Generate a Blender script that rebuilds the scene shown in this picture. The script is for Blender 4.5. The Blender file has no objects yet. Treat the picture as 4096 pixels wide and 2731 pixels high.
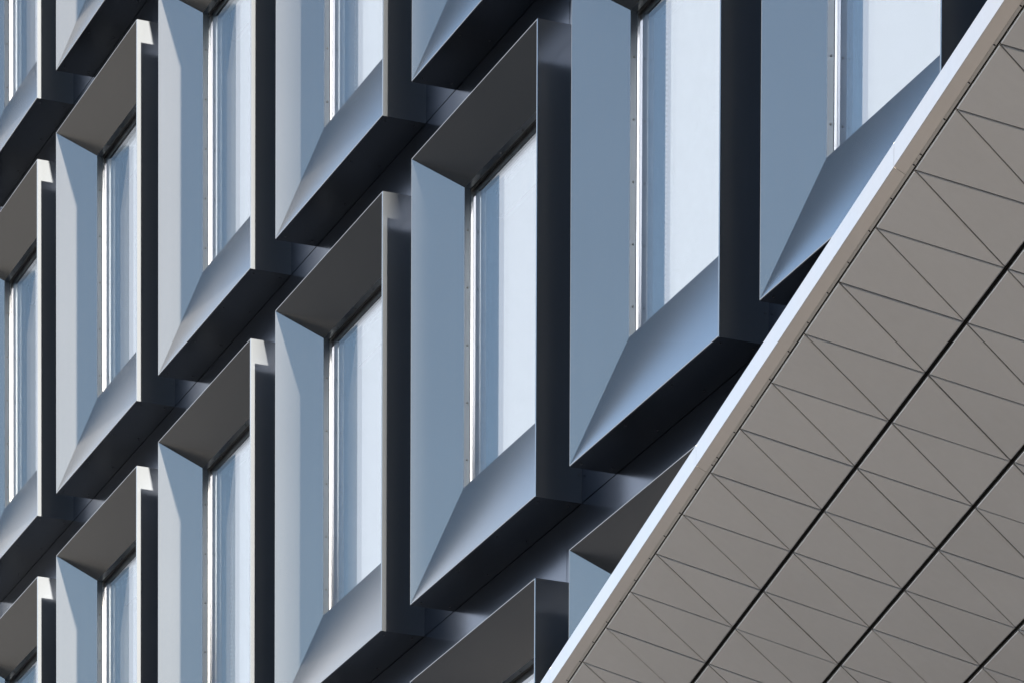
import bpy, math, random
from mathutils import Vector, Matrix
random.seed(4)
SC = bpy.context.scene
COL = SC.collection
S = 1.8                                   # metres per modelling unit (bay pitch 1.5 units = 2.7 m)

# ------------------------------------------------------------------ camera
cam = bpy.data.cameras.new('camera')
cam.sensor_width = 36.0
cam.lens = 166.16
cam.shift_y = 2.0178
cam.clip_start = 0.5
cam.clip_end = 6000
cam_o = bpy.data.objects.new('camera', cam)
COL.objects.link(cam_o)
R_ = Vector((0.37523062, 0.92692259, 0.0040615))
U_ = Vector((-0.04423357, 0.01352933, 0.9989296))
F_ = Vector((-0.92587546, 0.37500863, -0.04607771))
CAM = Vector((16.34962906, -6.36379036, -7.34711741))
m = Matrix.Identity(4)
for i in range(3):
    m[i][0], m[i][1], m[i][2], m[i][3] = R_[i], U_[i], -F_[i], CAM[i] * S
cam_o.matrix_world = m
SC.camera = cam_o

# ------------------------------------------------------------------ sky, sun, exposure
SUN_DIR = Vector((0.953, -0.059, 0.298)).normalized()      # towards the sun
SUN_EL = math.asin(SUN_DIR.z)
SUN_ROT = math.atan2(SUN_DIR.x, SUN_DIR.y)
world = bpy.data.worlds.new("World")
SC.world = world
world.use_nodes = True
wn, wl = world.node_tree.nodes, world.node_tree.links
bg = wn['Background']
bg.inputs[1].default_value = 0.05
sky = wn.new('ShaderNodeTexSky')
sky.sky_type = 'NISHITA'
sky.sun_disc = False
sky.sun_elevation = SUN_EL
sky.sun_rotation = SUN_ROT
sky.dust_density = 0.9
# a bank of thin bright cloud low in the sky, blue above
tc = wn.new('ShaderNodeTexCoord')
mpw = wn.new('ShaderNodeMapping')
mpw.inputs['Location'].default_value = (9.59, 4.97, 2.31)
mpw.inputs['Scale'].default_value = (1, 1, 1.8)
mpw.inputs['Rotation'].default_value = (0, 0, math.radians(5))
wl.new(tc.outputs['Generated'], mpw.inputs[0])
cn = wn.new('ShaderNodeTexNoise')
cn.inputs['Scale'].default_value = 1.1
cn.inputs['Detail'].default_value = 5
cn.inputs['Roughness'].default_value = 0.5
wl.new(mpw.outputs[0], cn.inputs['Vector'])
sx = wn.new('ShaderNodeSeparateXYZ')
wl.new(tc.outputs['Generated'], sx.inputs[0])
hz = wn.new('ShaderNodeMapRange')              # clouds thin out with height
hz.inputs['From Min'].default_value = 0.38
hz.inputs['From Max'].default_value = 1.0
hz.inputs['To Max'].default_value = 0.55
wl.new(sx.outputs['Z'], hz.inputs['Value'])
sb = wn.new('ShaderNodeMath'); sb.operation = 'SUBTRACT'
wl.new(cn.outputs['Fac'], sb.inputs[0]); wl.new(hz.outputs[0], sb.inputs[1])
hl = wn.new('ShaderNodeMapRange')              # and close up towards the horizon
hl.inputs['From Min'].default_value = 0.0
hl.inputs['From Max'].default_value = 0.30
hl.inputs['To Min'].default_value = 0.22
hl.inputs['To Max'].default_value = 0.0
wl.new(sx.outputs['Z'], hl.inputs['Value'])
ad = wn.new('ShaderNodeMath'); ad.operation = 'ADD'
wl.new(sb.outputs[0], ad.inputs[0]); wl.new(hl.outputs[0], ad.inputs[1])
cr = wn.new('ShaderNodeMapRange')
cr.interpolation_type = 'SMOOTHSTEP'
cr.inputs['From Min'].default_value = 0.505
cr.inputs['From Max'].default_value = 0.585
cr.inputs['To Min'].default_value = 0.0
cr.inputs['To Max'].default_value = 0.9
wl.new(ad.outputs[0], cr.inputs['Value'])
mx = wn.new('ShaderNodeMix')
mx.data_type = 'RGBA'
wl.new(cr.outputs[0], mx.inputs[0])
wl.new(sky.outputs[0], mx.inputs[6])
mx.inputs[7].default_value = (2.6, 2.7, 2.87, 1)
wl.new(mx.outputs[2], bg.inputs[0])

sun = bpy.data.lights.new('sun', 'SUN')
sun.energy = 4.75
sun.angle = math.radians(0.55)
sun.color = (1.0, 0.94, 0.835)
sun_o = bpy.data.objects.new('sun', sun)
COL.objects.link(sun_o)
sun_o.location = (60, -20, 60)
sun_o.rotation_euler = (-SUN_DIR).to_track_quat('-Z', 'Y').to_euler()

vs = SC.view_settings
vs.view_transform = 'Standard'
vs.look = 'None'
vs.gamma = 1.0
vs.use_curve_mapping = False
vs.exposure = 3.35
SC.cycles.max_bounces = 10
SC.cycles.glossy_bounces = 6
SC.cycles.transparent_max_bounces = 10
SC.cycles.sample_clamp_indirect = 3.0
SC.cycles.caustics_reflective = False
SC.cycles.caustics_refractive = False

# ------------------------------------------------------------------ materials
def metal(name, base, metallic, rough, bump=0.02, var=0.05, scale=0.8, spec=0.5):
    mt = bpy.data.materials.new(name)
    mt.use_nodes = True
    n, l = mt.node_tree.nodes, mt.node_tree.links
    p = n['Principled BSDF']
    p.inputs['Metallic'].default_value = metallic
    p.inputs['Specular IOR Level'].default_value = spec
    geo = n.new('ShaderNodeNewGeometry')
    # broad tone drift between and within sheets
    t1 = n.new('ShaderNodeTexNoise'); t1.inputs['Scale'].default_value = scale; t1.inputs['Detail'].default_value = 4
    l.new(geo.outputs['Position'], t1.inputs['Vector'])
    ra = n.new('ShaderNodeMapRange')
    ra.inputs['From Min'].default_value = 0.3; ra.inputs['From Max'].default_value = 0.7
    ra.inputs['To Min'].default_value = 1 - var; ra.inputs['To Max'].default_value = 1 + var
    l.new(t1.outputs['Fac'], ra.inputs['Value'])
    # faint vertical run-off streaks
    mp = n.new('ShaderNodeMapping'); mp.inputs['Scale'].default_value = (22, 22, 0.7)
    l.new(geo.outputs['Position'], mp.inputs['Vector'])
    t2 = n.new('ShaderNodeTexNoise'); t2.inputs['Scale'].default_value = 1.0; t2.inputs['Detail'].default_value = 3
    l.new(mp.outputs[0], t2.inputs['Vector'])
    rb = n.new('ShaderNodeMapRange')
    rb.inputs['From Min'].default_value = 0.3; rb.inputs['From Max'].default_value = 0.75
    rb.inputs['To Min'].default_value = 1 + var * .4; rb.inputs['To Max'].default_value = 1 - var * .6
    l.new(t2.outputs['Fac'], rb.inputs['Value'])
    mu0 = n.new('ShaderNodeMath'); mu0.operation = 'MULTIPLY'
    l.new(ra.outputs[0], mu0.inputs[0]); l.new(rb.outputs[0], mu0.inputs[1])
    oi = n.new('ShaderNodeObjectInfo')           # sheet-to-sheet batch difference
    rc = n.new('ShaderNodeMapRange'); rc.inputs['To Min'].default_value = 1 - var * .7; rc.inputs['To Max'].default_value = 1 + var * .7
    l.new(oi.outputs['Random'], rc.inputs['Value'])
    mu = n.new('ShaderNodeMath'); mu.operation = 'MULTIPLY'
    l.new(mu0.outputs[0], mu.inputs[0]); l.new(rc.outputs[0], mu.inputs[1])
    vm = n.new('ShaderNodeVectorMath'); vm.operation = 'SCALE'
    vm.inputs[0].default_value = base
    l.new(mu.outputs[0], vm.inputs['Scale'])
    l.new(vm.outputs[0], p.inputs['Base Color'])
    rr = n.new('ShaderNodeMapRange')
    rr.inputs['To Min'].default_value = rough * 0.9; rr.inputs['To Max'].default_value = rough * 1.1
    l.new(t1.outputs['Fac'], rr.inputs['Value'])
    l.new(rr.outputs[0], p.inputs['Roughness'])
    if bump:
        # slight oil-canning of the sheet
        t3 = n.new('ShaderNodeTexNoise'); t3.inputs['Scale'].default_value = 1.6; t3.inputs['Detail'].default_value = 1
        l.new(geo.outputs['Position'], t3.inputs['Vector'])
        b = n.new('ShaderNodeBump'); b.inputs['Strength'].default_value = 1.0
        b.inputs['Distance'].default_value = bump
        l.new(t3.outputs['Fac'], b.inputs['Height'])
        l.new(b.outputs[0], p.inputs['Normal'])
    return mt

def plain(name, base, rough=0.6, metallic=0.0, scale=6.0, var=0.15):
    mt = bpy.data.materials.new(name)
    mt.use_nodes = True
    n, l = mt.node_tree.nodes, mt.node_tree.links
    p = n['Principled BSDF']
    p.inputs['Roughness'].default_value = rough
    p.inputs['Metallic'].default_value = metallic
    geo = n.new('ShaderNodeNewGeometry')
    t = n.new('ShaderNodeTexNoise'); t.inputs['Scale'].default_value = scale; t.inputs['Detail'].default_value = 6
    l.new(geo.outputs['Position'], t.inputs['Vector'])
    r = n.new('ShaderNodeMapRange')
    r.inputs['From Min'].default_value = 0.3; r.inputs['From Max'].default_value = 0.7
    r.inputs['To Min'].default_value = 1 - var; r.inputs['To Max'].default_value = 1 + var
    l.new(t.outputs['Fac'], r.inputs['Value'])
    vm = n.new('ShaderNodeVectorMath'); vm.operation = 'SCALE'
    vm.inputs[0].default_value = base
    l.new(r.outputs[0], vm.inputs['Scale'])
    l.new(vm.outputs[0], p.inputs['Base Color'])
    return mt

def glazing(name, fac, tint, trans):
    mt = bpy.data.materials.new(name)
    mt.use_nodes = True
    n, l = mt.node_tree.nodes, mt.node_tree.links
    n.remove(n['Principled BSDF'])
    g = n.new('ShaderNodeBsdfGlossy'); g.inputs['Roughness'].default_value = 0.0
    g.inputs['Color'].default_value = (*tint, 1)
    t = n.new('ShaderNodeBsdfTransparent'); t.inputs['Color'].default_value = (*trans, 1)
    mxs = n.new('ShaderNodeMixShader'); mxs.inputs[0].default_value = fac
    l.new(t.outputs[0], mxs.inputs[1]); l.new(g.outputs[0], mxs.inputs[2])
    l.new(mxs.outputs[0], n['Material Output'].inputs[0])
    return mt

M_CLAD = metal('grey_metallic_coating', (0.245, 0.236, 0.228), 0.855, 0.21, bump=0.001, var=0.02)
M_CASE = metal('casing_coating', (0.168, 0.180, 0.196), 0.71, 0.12, bump=0.001, var=0.03)
M_BASE_SHADE = metal('shaded_base_coating', (0.055, 0.058, 0.064), 0.8, 0.2, bump=0.001, var=0.03)  # casing colour darkened to paint in the shade under the boxes
M_WALL = metal('grey_wall_coating', (0.108, 0.132, 0.18), 0.95, 0.20, bump=0.003, var=0.03)
M_STRIP = metal('screw_strip_coating', (0.205, 0.235, 0.27), 0.85, 0.30, bump=0)
M_BEAD = metal('bright_aluminium', (0.88, 0.89, 0.90), 0.9, 0.10, bump=0, var=0.02)
M_RIM = metal('folded_edge_coating', (0.30, 0.305, 0.31), 0.88, 0.15, bump=0)
M_SCREW = metal('screw_steel', (0.17, 0.175, 0.18), 0.9, 0.35, bump=0)
M_RIVET = plain('dark_rivet', (0.02, 0.02, 0.022), 0.5)
M_GASKET = plain('black_gasket', (0.012, 0.012, 0.013), 0.5)
M_PANE_OUT = glazing('coated_outer_glass', 0.33, (0.98, 0.98, 1.0), (0.92, 0.95, 0.96))
M_PANE_IN = glazing('coated_inner_glass', 0.5, (0.95, 0.97, 0.98), (0.8, 0.84, 0.85))
M_BLIND = plain('pale_blind', (0.72, 0.72, 0.70), 0.5)
M_ROOM = plain('room_wall', (0.10, 0.10, 0.10), 0.8)
M_SHEET = metal('champagne_sheet', (0.60, 0.565, 0.545), 0.93, 0.30, bump=0.012, var=0.03)
M_SOFFIT = metal('soffit_sheet', (0.67, 0.655, 0.65), 0.5, 0.40, bump=0.006, var=0.03, scale=1.5)
M_RAIL = metal('rail_metal', (0.55, 0.53, 0.51), 0.6, 0.4, bump=0)
M_FRAME = plain('inner_frame_paint', (0.07, 0.07, 0.07), 0.5)
M_SPACER = plain('spacer_metal', (0.20, 0.21, 0.225), 0.5)
M_ROOF = plain('roof_membrane', (0.03, 0.03, 0.03), 0.9)
M_DARK = plain('black_backing', (0.008, 0.008, 0.008), 0.9)
M_STONE = plain('plain_cladding', (0.33, 0.33, 0.33), 0.6, scale=2)
M_PAVE = plain('plaza_paving', (0.080, 0.073, 0.067), 0.85, scale=0.5, var=0.25)
M_ROAD = plain('asphalt', (0.034, 0.032, 0.03), 0.9, scale=1.0, var=0.2)

# ------------------------------------------------------------------ helpers
def mesh(name, V, Fc, mat, scale=S, mats=None, idx=None):
    me = bpy.data.meshes.new(name)
    me.from_pydata([tuple(c * scale for c in v) for v in V], [], Fc)
    for mt in (mats or [mat]):
        me.materials.append(mt)
    if idx:
        me.polygons.foreach_set('material_index', idx)
    me.update()
    return me

def obj(name, me, parent=None, loc=None):
    o = bpy.data.objects.new(name, me)
    COL.objects.link(o)
    if parent is not None:
        o.parent = parent
    if loc is not None:
        o.location = [c * S for c in loc]
    return o

class MB:
    def __init__(self): self.V, self.F = [], []
    def quad(self, a, b, c, d):
        i = len(self.V); self.V += [a, b, c, d]; self.F.append((i, i + 1, i + 2, i + 3)); return self
    def box(self, x0, x1, y0, y1, z0, z1):
        i = len(self.V)
        self.V += [(x0, y0, z0), (x1, y0, z0), (x1, y1, z0), (x0, y1, z0), (x0, y0, z1), (x1, y0, z1), (x1, y1, z1), (x0, y1, z1)]
        self.F += [(i, i+3, i+2, i+1), (i+4, i+5, i+6, i+7), (i, i+1, i+5, i+4), (i+1, i+2, i+6, i+5), (i+2, i+3, i+7, i+6), (i+3, i, i+4, i+7)]
        return self
    def slab(self, pts, off):
        """closed prism: polygon pts extruded by vector off"""
        i = len(self.V); n = len(pts)
        self.V += [tuple(p) for p in pts] + [tuple(p[k] + off[k] for k in range(3)) for p in pts]
        self.F.append(tuple(range(i, i + n))); self.F.append(tuple(reversed(range(i + n, i + 2 * n))))
        for k in range(n):
            j = (k + 1) % n
            self.F.append((i + j, i + k, i + n + k, i + n + j))
        return self
    def dome(self, c, ax, r, h, seg=8):
        """low screw head: centre c on a surface with outward axis ax"""
        ax = Vector(ax).normalized(); t = ax.orthogonal().normalized(); b = ax.cross(t); c = Vector(c)
        i = len(self.V)
        for rr, hh in ((r, 0), (r * .92, h * .7), (r * .45, h)):
            for k in range(seg):
                a = 2 * math.pi * k / seg
                self.V.append(tuple(c + ax * hh + (t * math.cos(a) + b * math.sin(a)) * rr))
        for q in range(2):
            for k in range(seg):
                j = (k + 1) % seg
                self.F.append((i + q*seg + k, i + q*seg + j, i + (q+1)*seg + j, i + (q+1)*seg + k))
        self.F.append(tuple(i + 2*seg + k for k in range(seg)))
        # drive recess
        return self
    def mesh(self, name, mat): return mesh(name, self.V, self.F, mat)

def fix(me):
    import bmesh
    bm = bmesh.new(); bm.from_mesh(me); bmesh.ops.recalc_face_normals(bm, faces=bm.faces[:]); bm.to_mesh(me); bm.free(); return me

# ------------------------------------------------------------------ ground
GZ = CAM.z - 0.95
g = obj('ground', mesh('ground', [(-900, -900, GZ), (900, -900, GZ), (900, 900, GZ), (-900, 900, GZ)], [(0, 1, 2, 3)], M_ROAD))
g['kind'] = 'structure'
pz_ = obj('plaza', mesh('plaza', [(-60, -7, GZ + .003), (40, -7, GZ + .003), (40, 12, GZ + .003), (-60, 12, GZ + .003)], [(0, 1, 2, 3)], M_PAVE))
pz_['kind'] = 'structure'

# ------------------------------------------------------------------ the office building
P, W, H, PZ, D = 1.5, 1.2002, 1.59, 1.8615, 0.1709
RIM = 0.0045                 # folded edge seen from the front
UI, YI = 0.178, -0.033       # inner edge of the splayed jambs
HT = 0.149                   # drop of the head
SB = 0.381                   # rise of the sill panel
YB, UB, HB, SL = -0.011, 0.1822, 0.154, 0.414   # glazing bead
ZW0, ZW1 = -PZ, 0.0

building = bpy.data.objects.new('office_building', None)
COL.objects.link(building)
building['label'] = 'grey metal office building with deep projecting window boxes in a regular grid'
building['category'] = 'building'

C0, C1, R0, R1 = -6, 3, -2, 3          # columns and storeys built
xL, xR = C0 * P - 0.427, C1 * P + W + 0.15
zB, zT = R0 * PZ - PZ, R1 * PZ

# body: rooms' back wall and the plain cladding beyond the window grid
b = MB().box(-16, 24, 0.62, 9, GZ, 13)
obj('building_core', fix(b.mesh('building_core', M_ROOM)), building)
b = MB()
b.box(-16, xL - .004, 0, .6, GZ, 13)
b.box(xR + .004, 19, 0, .6, GZ, 13)
b.box(xL - .004, xR + .004, 0, .6, GZ, zB - .004)
b.box(xL - .004, xR + .004, 0, .6, zT + .3, 13)
obj('plain_cladding', fix(b.mesh('plain_cladding', M_STONE)), building)
# projecting wing farther along the facade (its edge throws the soft shadow on the nearest bays)
b = MB().box(19, 24, -1.385, .6, GZ, 15)
obj('side_wing', fix(b.mesh('side_wing', M_STONE)), building)

# block added out of view; it shades the ground mirrored in the metal
nb = obj('ground_shade_block', fix(MB().box(22, 52, -46, -8.6, GZ, GZ + 16).mesh('ground_shade_block', M_STONE)))
nb['label'] = 'plain grey block added out of view to the right to shade the ground'
nb['category'] = 'building'

# window, one bay: local origin at the front top-left corner line on the wall plane
def ring(y0, u0, t0, s0, y1, u1, t1, s1):
    """four quads between an outer and an inner rectangle; u inset at the sides, t at the top, s at the bottom"""
    a = [(u0, y0, -t0), (W - u0, y0, -t0), (W - u0, y0, -H + s0), (u0, y0, -H + s0)]
    c = [(u1, y1, -t1), (W - u1, y1, -t1), (W - u1, y1, -H + s1), (u1, y1, -H + s1)]
    return a, c

def side(a, c, k):
    j = (k + 1) % 4
    return MB().quad(a[k], a[j], c[j], c[k])

def combine(a, c):
    q = MB()
    for k in range(4):
        j = (k + 1) % 4
        q.quad(a[k], a[j], c[j], c[k])
    return q

# casing: outer sides with a tiny chamfer and folded front rim
CH = 0.0018
o0, o1 = ring(0.0, 0, 0, 0, -D + CH, 0, 0, 0)
r0, r1 = ring(-D, CH, CH, CH, -D, RIM, RIM, RIM)
q = MB()
for k_ in (0, 1, 3):
    t_ = side(o0, o1, k_); n0 = len(q.V); q.V += t_.V; q.F += [tuple(n0 + z_ for z_ in f_) for f_ in t_.F]
ME_BASE = side(o0, o1, 2).mesh('base_panel', M_BASE_SHADE)  # underside of the casing, with its shade put into the colour
k = combine(o1, r0); e = combine(r0, r1)
V, Fc, idx = [], [], []
for part, mi in ((q, 0), (k, 1), (e, 1)):
    n0 = len(V); V += part.V; Fc += [tuple(n0 + t for t in f) for f in part.F]; idx += [mi] * len(part.F)
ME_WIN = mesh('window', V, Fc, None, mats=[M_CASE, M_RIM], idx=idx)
# splayed reveals
a, c = r1, ring(0, 0, 0, 0, YI, UI, HT, SB)[1]
ME_HEAD, ME_JR, ME_SILL, ME_JL = [side(a, c, k).mesh(nm, M_CLAD) for k, nm in ((0, 'head_panel'), (1, 'jamb_panel'), (2, 'sill_panel'), (3, 'jamb_panel'))]
# sill upstand that meets the glass
a2, c2 = ring(YI, UI, HT, SB, 0.004, UI - .004, HT, SL)
ME_LIP = side(a2, c2, 2).mesh('sill_lip', M_CLAD)
# flat strips that carry the screws
s0, s1 = ring(YI, UI, HT, SB, YB, UI + .0015, HT + .0015, SB + .016)
ME_ST = [side(s0, s1, k).mesh('screw_strip', M_STRIP) for k in (0, 1, 3)]
# black gasket line, then bright glazing bead
b0, b1 = ring(YB, UI + .0015, HT + .0015, SB + .016, YB + .0018, UI + .004, HT + .004, SB + .018)
gk = MB()
for k in (0, 1, 3):
    t = side(b0, b1, k); n0 = len(gk.V); gk.V += t.V; gk.F += [tuple(n0 + z for z in f) for f in t.F]
ME_GK = gk.mesh('gasket', M_GASKET)
d0, d1 = ring(YB + .0018, UI + .004, HT + .004, SB + .018, -0.0006, UB, HB, SL)
ME_BD = [side(d0, d1, k).mesh('glazing_bead', M_BEAD) for k in (1, 3)]
ME_HB = side(d0, d1, 0).mesh('head_bead', M_GASKET)
# panes
def pane(y, nm, mt):
    return MB().quad((UI, y, -HT), (W - UI, y, -HT), (W - UI, y, -H + SB + .03), (UI, y, -H + SB + .03)).mesh(nm, mt)
ME_P1 = pane(0.0, 'glass_pane', M_PANE_OUT)
IE = 0.045               # the inner pane starts behind a black edge spacer
ME_P2 = MB().quad((UI + IE, .0098, -HT - .02), (W - UI - IE, .0098, -HT - .02), (W - UI - IE, .0098, -H + SB + .03), (UI + IE, .0098, -H + SB + .03)).mesh('glass_pane', M_PANE_IN)
b = MB()
b.box(UI, UI + IE - .0005, .0098, .016, -H + SB + .03, -HT - .02)
b.box(W - UI - IE + .0005, W - UI, .0098, .016, -H + SB + .03, -HT - .02)
b.box(UI, W - UI, .0098, .016, -HT - .0195, -HT + .01)
ME_SPC = fix(b.mesh('edge_spacer', M_SPACER))
# inner window frame and room lining behind the glass
b = MB()
b.box(UI - .05, UI + .022, .02, .06, -H + .40, -HT + .05)
b.box(W - UI - .022, W - UI + .05, .02, .06, -H + .40, -HT + .05)
b.box(UI + .022, W - UI - .022, .02, .06, -HT - .02, -HT + .05)
ME_INF = fix(b.mesh('inner_frame', M_FRAME))
b = MB()
b.quad((0, .6, 0), (W, .6, 0), (W, .6, -H), (0, .6, -H)).quad((0, .03, 0), (0, .6, 0), (0, .6, -H), (0, .03, -H))
b.quad((W, .03, 0), (W, .6, 0), (W, .6, -H), (W, .03, -H)).quad((0, .03, 0), (W, .03, 0), (W, .6, 0), (0, .6, 0))
b.quad((0, .03, -H), (W, .03, -H), (W, .6, -H), (0, .6, -H))
ME_ROOM = b.mesh('room_lining', M_ROOM)
# screws
sc = MB()
for i in range(5):
    z = -0.298 - i * 0.2025
    sc.dome((UI + .0008, -0.0205, z), (1, 0, 0), .0040, .003)
    sc.dome((W - UI - .0008, -0.0205, z), (-1, 0, 0), .0048, .0034)
for i in range(4):
    x = 0.30 + i * 0.2
    sc.dome((x, -0.0205, -HT - .0008), (0, 0, -1), .0048, .0034)
ME_SCR = sc.mesh('screw_row', M_SCREW)
sc = MB()
for x in (0.043, 0.415, 0.785, 1.157):
    sc.dome((x, -0.144, -H), (0, 0, -1), .0035, .002)
    sc.dome((x, -0.032, -H), (0, 0, -1), .0035, .002)
for z in (-H + .095, -H + .6, -H + 1.1, -.09):
    sc.dome((W, -0.012, z), (1, 0, 0), .0032, .003)
ME_RIV = sc.mesh('rivet_row', M_RIVET)
# venetian blind
b = MB()
for i in range(62):
    z = -HT - .035 - i * .0166
    b.quad((UI + .045, .075, z), (W - UI - .045, .075, z), (W - UI - .045, .088, z - .0115), (UI + .045, .088, z - .0115))
b.box(UI + .045, W - UI - .045, .072, .092, -HT - .03, -HT - .002)
ME_BL = b.mesh('venetian_blind', M_BLIND)
b = MB()
for i in range(9):
    z = -HT - .035 - i * .009
    b.quad((UI + .045, .075, z), (W - UI - .045, .075, z), (W - UI - .045, .09, z - .002), (UI + .045, .09, z - .002))
b.box(UI + .045, W - UI - .045, .072, .092, -HT - .03, -HT - .002)
ME_BLUP = b.mesh('venetian_blind', M_BLIND)

SMALL = {'screw_row', 'rivet_row', 'venetian_blind', 'edge_spacer', 'gasket', 'inner_frame'}
BLIND_DOWN = {(-1, 1), (-2, 0), (-3, 2), (1, 0), (-4, 0)}
for c_ in range(C0, C1 + 1):
    for r_ in range(R0, R1 + 1):
        w = obj('window', ME_WIN, building, (c_ * P, 0, r_ * PZ))
        w['group'] = 'projecting window boxes of the facade'
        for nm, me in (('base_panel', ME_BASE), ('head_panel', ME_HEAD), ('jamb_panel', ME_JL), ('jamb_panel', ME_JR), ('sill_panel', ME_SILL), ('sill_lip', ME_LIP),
                       ('screw_strip', ME_ST[0]), ('screw_strip', ME_ST[1]), ('screw_strip', ME_ST[2]), ('gasket', ME_GK), ('glazing_bead', ME_BD[0]), ('glazing_bead', ME_BD[1]),
                       ('head_bead', ME_HB), ('glass_pane', ME_P1), ('glass_pane', ME_P2), ('edge_spacer', ME_SPC), ('inner_frame', ME_INF), ('room_lining', ME_ROOM),
                       ('screw_row', ME_SCR), ('rivet_row', ME_RIV), ('venetian_blind', ME_BL if (c_, r_) in BLIND_DOWN else ME_BLUP)):
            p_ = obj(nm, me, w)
            if nm in SMALL: p_['kind'] = 'stuff'

# wall panels: a band panel under every storey of windows, a strip between the boxes
G = 0.002
JX = -0.427
pb = MB().box(G, P - G, 0, .03, -PZ + .0015, -H - G)
pb_m = fix(pb.mesh('wall_panel', M_WALL))
ps_m = fix(MB().box(W + .0008, P - .0008, 0, .03, -H + G, -.0015).mesh('wall_panel', M_WALL))
bk = MB()
for r_ in range(R0, R1 + 1):
    bk.box(xL, xR, .032, .05, r_ * PZ - PZ - .02, r_ * PZ - H + .08)
for c_ in range(C0 - 1, C1 + 1):
    bk.box(c_ * P + W - .02, c_ * P + P + .02, .052, .07, zB, zT)
obj('panel_backing', fix(bk.mesh('panel_backing', M_DARK)), building)
for r_ in range(R0, R1 + 1):
    for c_ in range(C0, C1 + 1):
        obj('wall_panel', pb_m, building, (c_ * P + JX, 0, r_ * PZ))
        obj('wall_panel', ps_m, building, (c_ * P, 0, r_ * PZ))

# ------------------------------------------------------------------ the canopy
K = 0.86
def cw(v): return tuple(CAM[i] + K * v[i] for i in range(3))
O_ = Vector(cw((-10.01943989, 5.26000796, 5.0)))
A_ = Vector((-0.35153132, 0.06732687, 0.0023825)) * K
B_ = Vector((0.24969178, 0.24503801, -0.15649672)) * K
AH = A_.normalized()
NN = A_.cross(B_).normalized()             # points down and outwards
if NN.z > 0: NN = -NN
EE = NN.cross(AH)
if EE.dot(B_) < 0: EE = -EE
def sp(al, pe, n=0.0):
    """point on the soffit plane: al along the edge, pe across it, n towards the viewer's side (metres/S before K)"""
    return O_ + AH * (al * K) + EE * (pe * K) + NN * (n * K)

canopy = bpy.data.objects.new('canopy', None)
COL.objects.link(canopy)
canopy['label'] = 'tilted canopy with triangular soffit panels and pale fascia below the window boxes'
canopy['category'] = 'canopy'

AL0, AL1 = -1.46, 5.6
PE1 = 1.42
THK = 0.02
# backing and roof of the canopy
b = MB().slab([sp(AL0, -.04, -.024), sp(AL1, -.04, -.024), sp(AL1, .9, -.024), sp(3.4, PE1, -.024), sp(AL0, PE1, -.024)], tuple(-NN * .006 * K))
obj('backing_board', fix(b.mesh('backing_board', M_DARK)), canopy)
b = MB().slab([sp(AL0, -.045, -.034), sp(AL1, -.045, -.034), sp(AL1, .9, -.034), sp(3.4, PE1, -.034), sp(AL0, PE1, -.034)], tuple(-NN * .012 * K))
obj('roof_sheet', fix(b.mesh('roof_sheet', M_ROOF)), canopy)

def inset(tri, ds):
    """inset a triangle in the soffit plane; ds[k] = gap at edge k (from vertex k to k+1)"""
    out = []
    cen = (tri[0] + tri[1] + tri[2]) / 3
    lines = []
    for k in range(3):
        p, q2 = tri[k], tri[(k + 1) % 3]
        t = (q2 - p).normalized(); nrm = NN.cross(t)
        if nrm.dot(cen - p) < 0: nrm = -nrm
        lines.append((p + nrm * ds[k], t, nrm))
    for k in range(3):
        p0, t0, n0 = lines[k - 1]; p1, t1, n1 = lines[k]
        s_ = (p1 - p0).dot(n1) / t0.dot(n1)
        out.append(p0 + t0 * s_)
    return out

def lat(i, s): return O_ + A_ * i + B_ * s
WJ, NJ = 0.0058 * K, 0.0030 * K
def soffit_panel(tri, ds):
    outer = inset(tri, ds)
    inner = inset(tri, [d + .0022 * K for d in ds])
    cen = sum(outer, Vector()) / 3
    off = random.uniform(-.0006, .0006) * K
    V = [v + NN * (off - .0016 * K) - cen for v in outer] + [v + NN * off - cen for v in inner] + [v - NN * THK * K - cen for v in outer]
    Fc = [(3, 4, 5), (8, 7, 6)]
    for k in range(3):
        j = (k + 1) % 3
        Fc += [(k, j, 3 + j, 3 + k), (j, k, 6 + k, 6 + j)]
    me = fix(mesh('soffit_panel', V, Fc, M_SOFFIT))
    obj('soffit_panel', me, canopy, cen)

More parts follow.
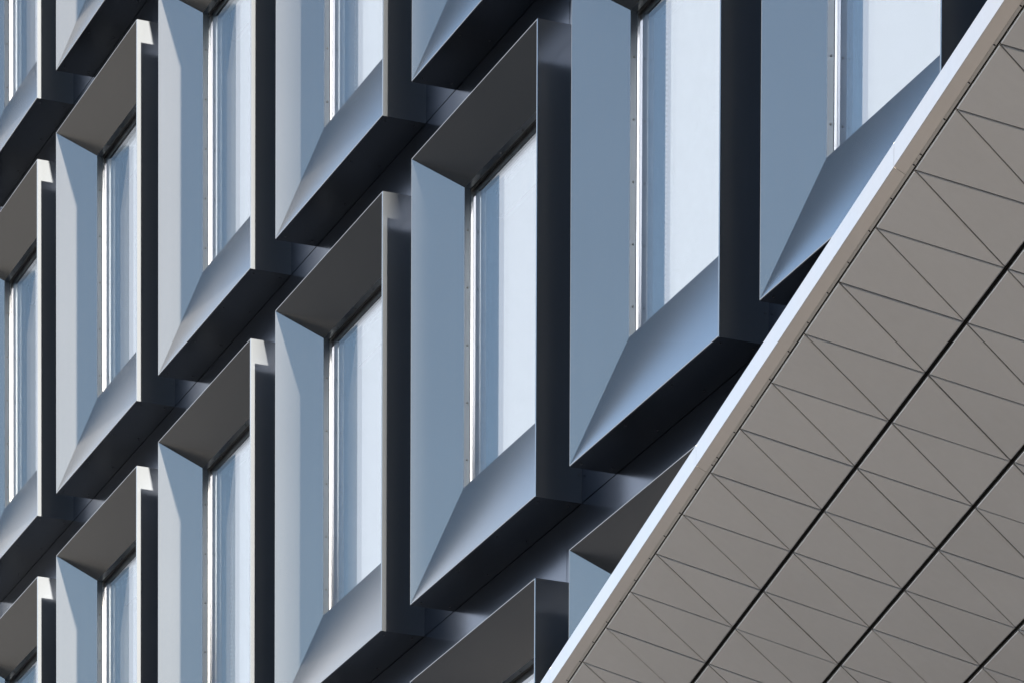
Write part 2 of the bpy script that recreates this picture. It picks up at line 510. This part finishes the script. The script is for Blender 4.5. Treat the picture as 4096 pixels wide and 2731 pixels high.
for s_ in range(0, 4):
    for i in range(-6, 18):
        # strip s_ lies between lattice rows s_ and s_+1
        p00, p10, p01, p11 = lat(i, s_), lat(i + 1, s_), lat(i, s_ + 1), lat(i + 1, s_ + 1)
        for tri, ds in (((p00, p10, p11), (WJ if s_ else .0008 * K, NJ, NJ)), ((p00, p01, p11), (NJ, WJ, NJ))):
            cen = (tri[0] + tri[1] + tri[2]) / 3
            al = (cen - O_).dot(AH) / K
            if al < AL0 + .1 or al > AL1 - .1 or max(v.y for v in tri) > -D - .05:
                continue
            soffit_panel(tri, ds)

# edge: fascia, folded flange and screw rail, in lengths
SEG = 2.117
FH = 0.0585
JF, JR = 0.7565, 0.664
GJ = 0.0009
TH = 0.003
def edge_segments(j0):
    xs = [AL0]
    t = j0 - 3 * SEG
    while t < AL1:
        if t > AL0 + .1: xs.append(t)
        t += SEG
    xs.append(AL1)
    return list(zip(xs[:-1], xs[1:]))
for a0, a1 in edge_segments(JF):
    f0, f1 = sp(a0 + GJ, -.0468), sp(a1 - GJ, -.0468)
    up = Vector((0, 0, FH * K)); back = EE * TH * K
    fm = MB().slab([f0, f1, f1 + up, f0 + up], tuple(Vector((EE.x, EE.y, 0)).normalized() * TH * K))
    obj('fascia_panel', fix(fm.mesh('fascia_panel', M_SHEET)), canopy)
    e0, e1 = sp(a0 + GJ, -.0455, .0004), sp(a1 - GJ, -.0455, .0004)
    e2, e3 = sp(a1 - GJ, -.0125, .0004), sp(a0 + GJ, -.0125, .0004)
    em = MB().slab([e0, e1, e2, e3], tuple(-NN * TH * K))
    obj('edge_flange', fix(em.mesh('edge_flange', M_SHEET)), canopy)
n_ = 0
for a0, a1 in edge_segments(JR):
    rm = MB().slab([sp(a0 + GJ, -.0121, -.0008), sp(a1 - GJ, -.0121, -.0008), sp(a1 - GJ, -.0044, -.0008), sp(a0 + GJ, -.0044, -.0008)], tuple(-NN * TH * K))
    rail = obj('screw_rail', fix(rm.mesh('screw_rail', M_RAIL)), canopy)
    sm = MB(); cm = MB()
    t = a0 + .031 if a0 > AL0 else a1 - .031 - 10 * .2055
    while t < a1 - .02:
        if t > a0 + .01:
            cm.dome(sp(t, -.0083, -.0007), NN, .0036 * K, .0006 * K)
            sm.dome(sp(t + .001, -.0090, -.0001), NN, .0014 * K, .0016 * K)
        t += .2055
    obj('screw_row', sm.mesh('screw_row', M_BEAD), rail)['kind'] = 'stuff'
    obj('screw_hole_row', cm.mesh('screw_hole_row', M_DARK), rail)['kind'] = 'stuff'

# far-side closing edge of the canopy
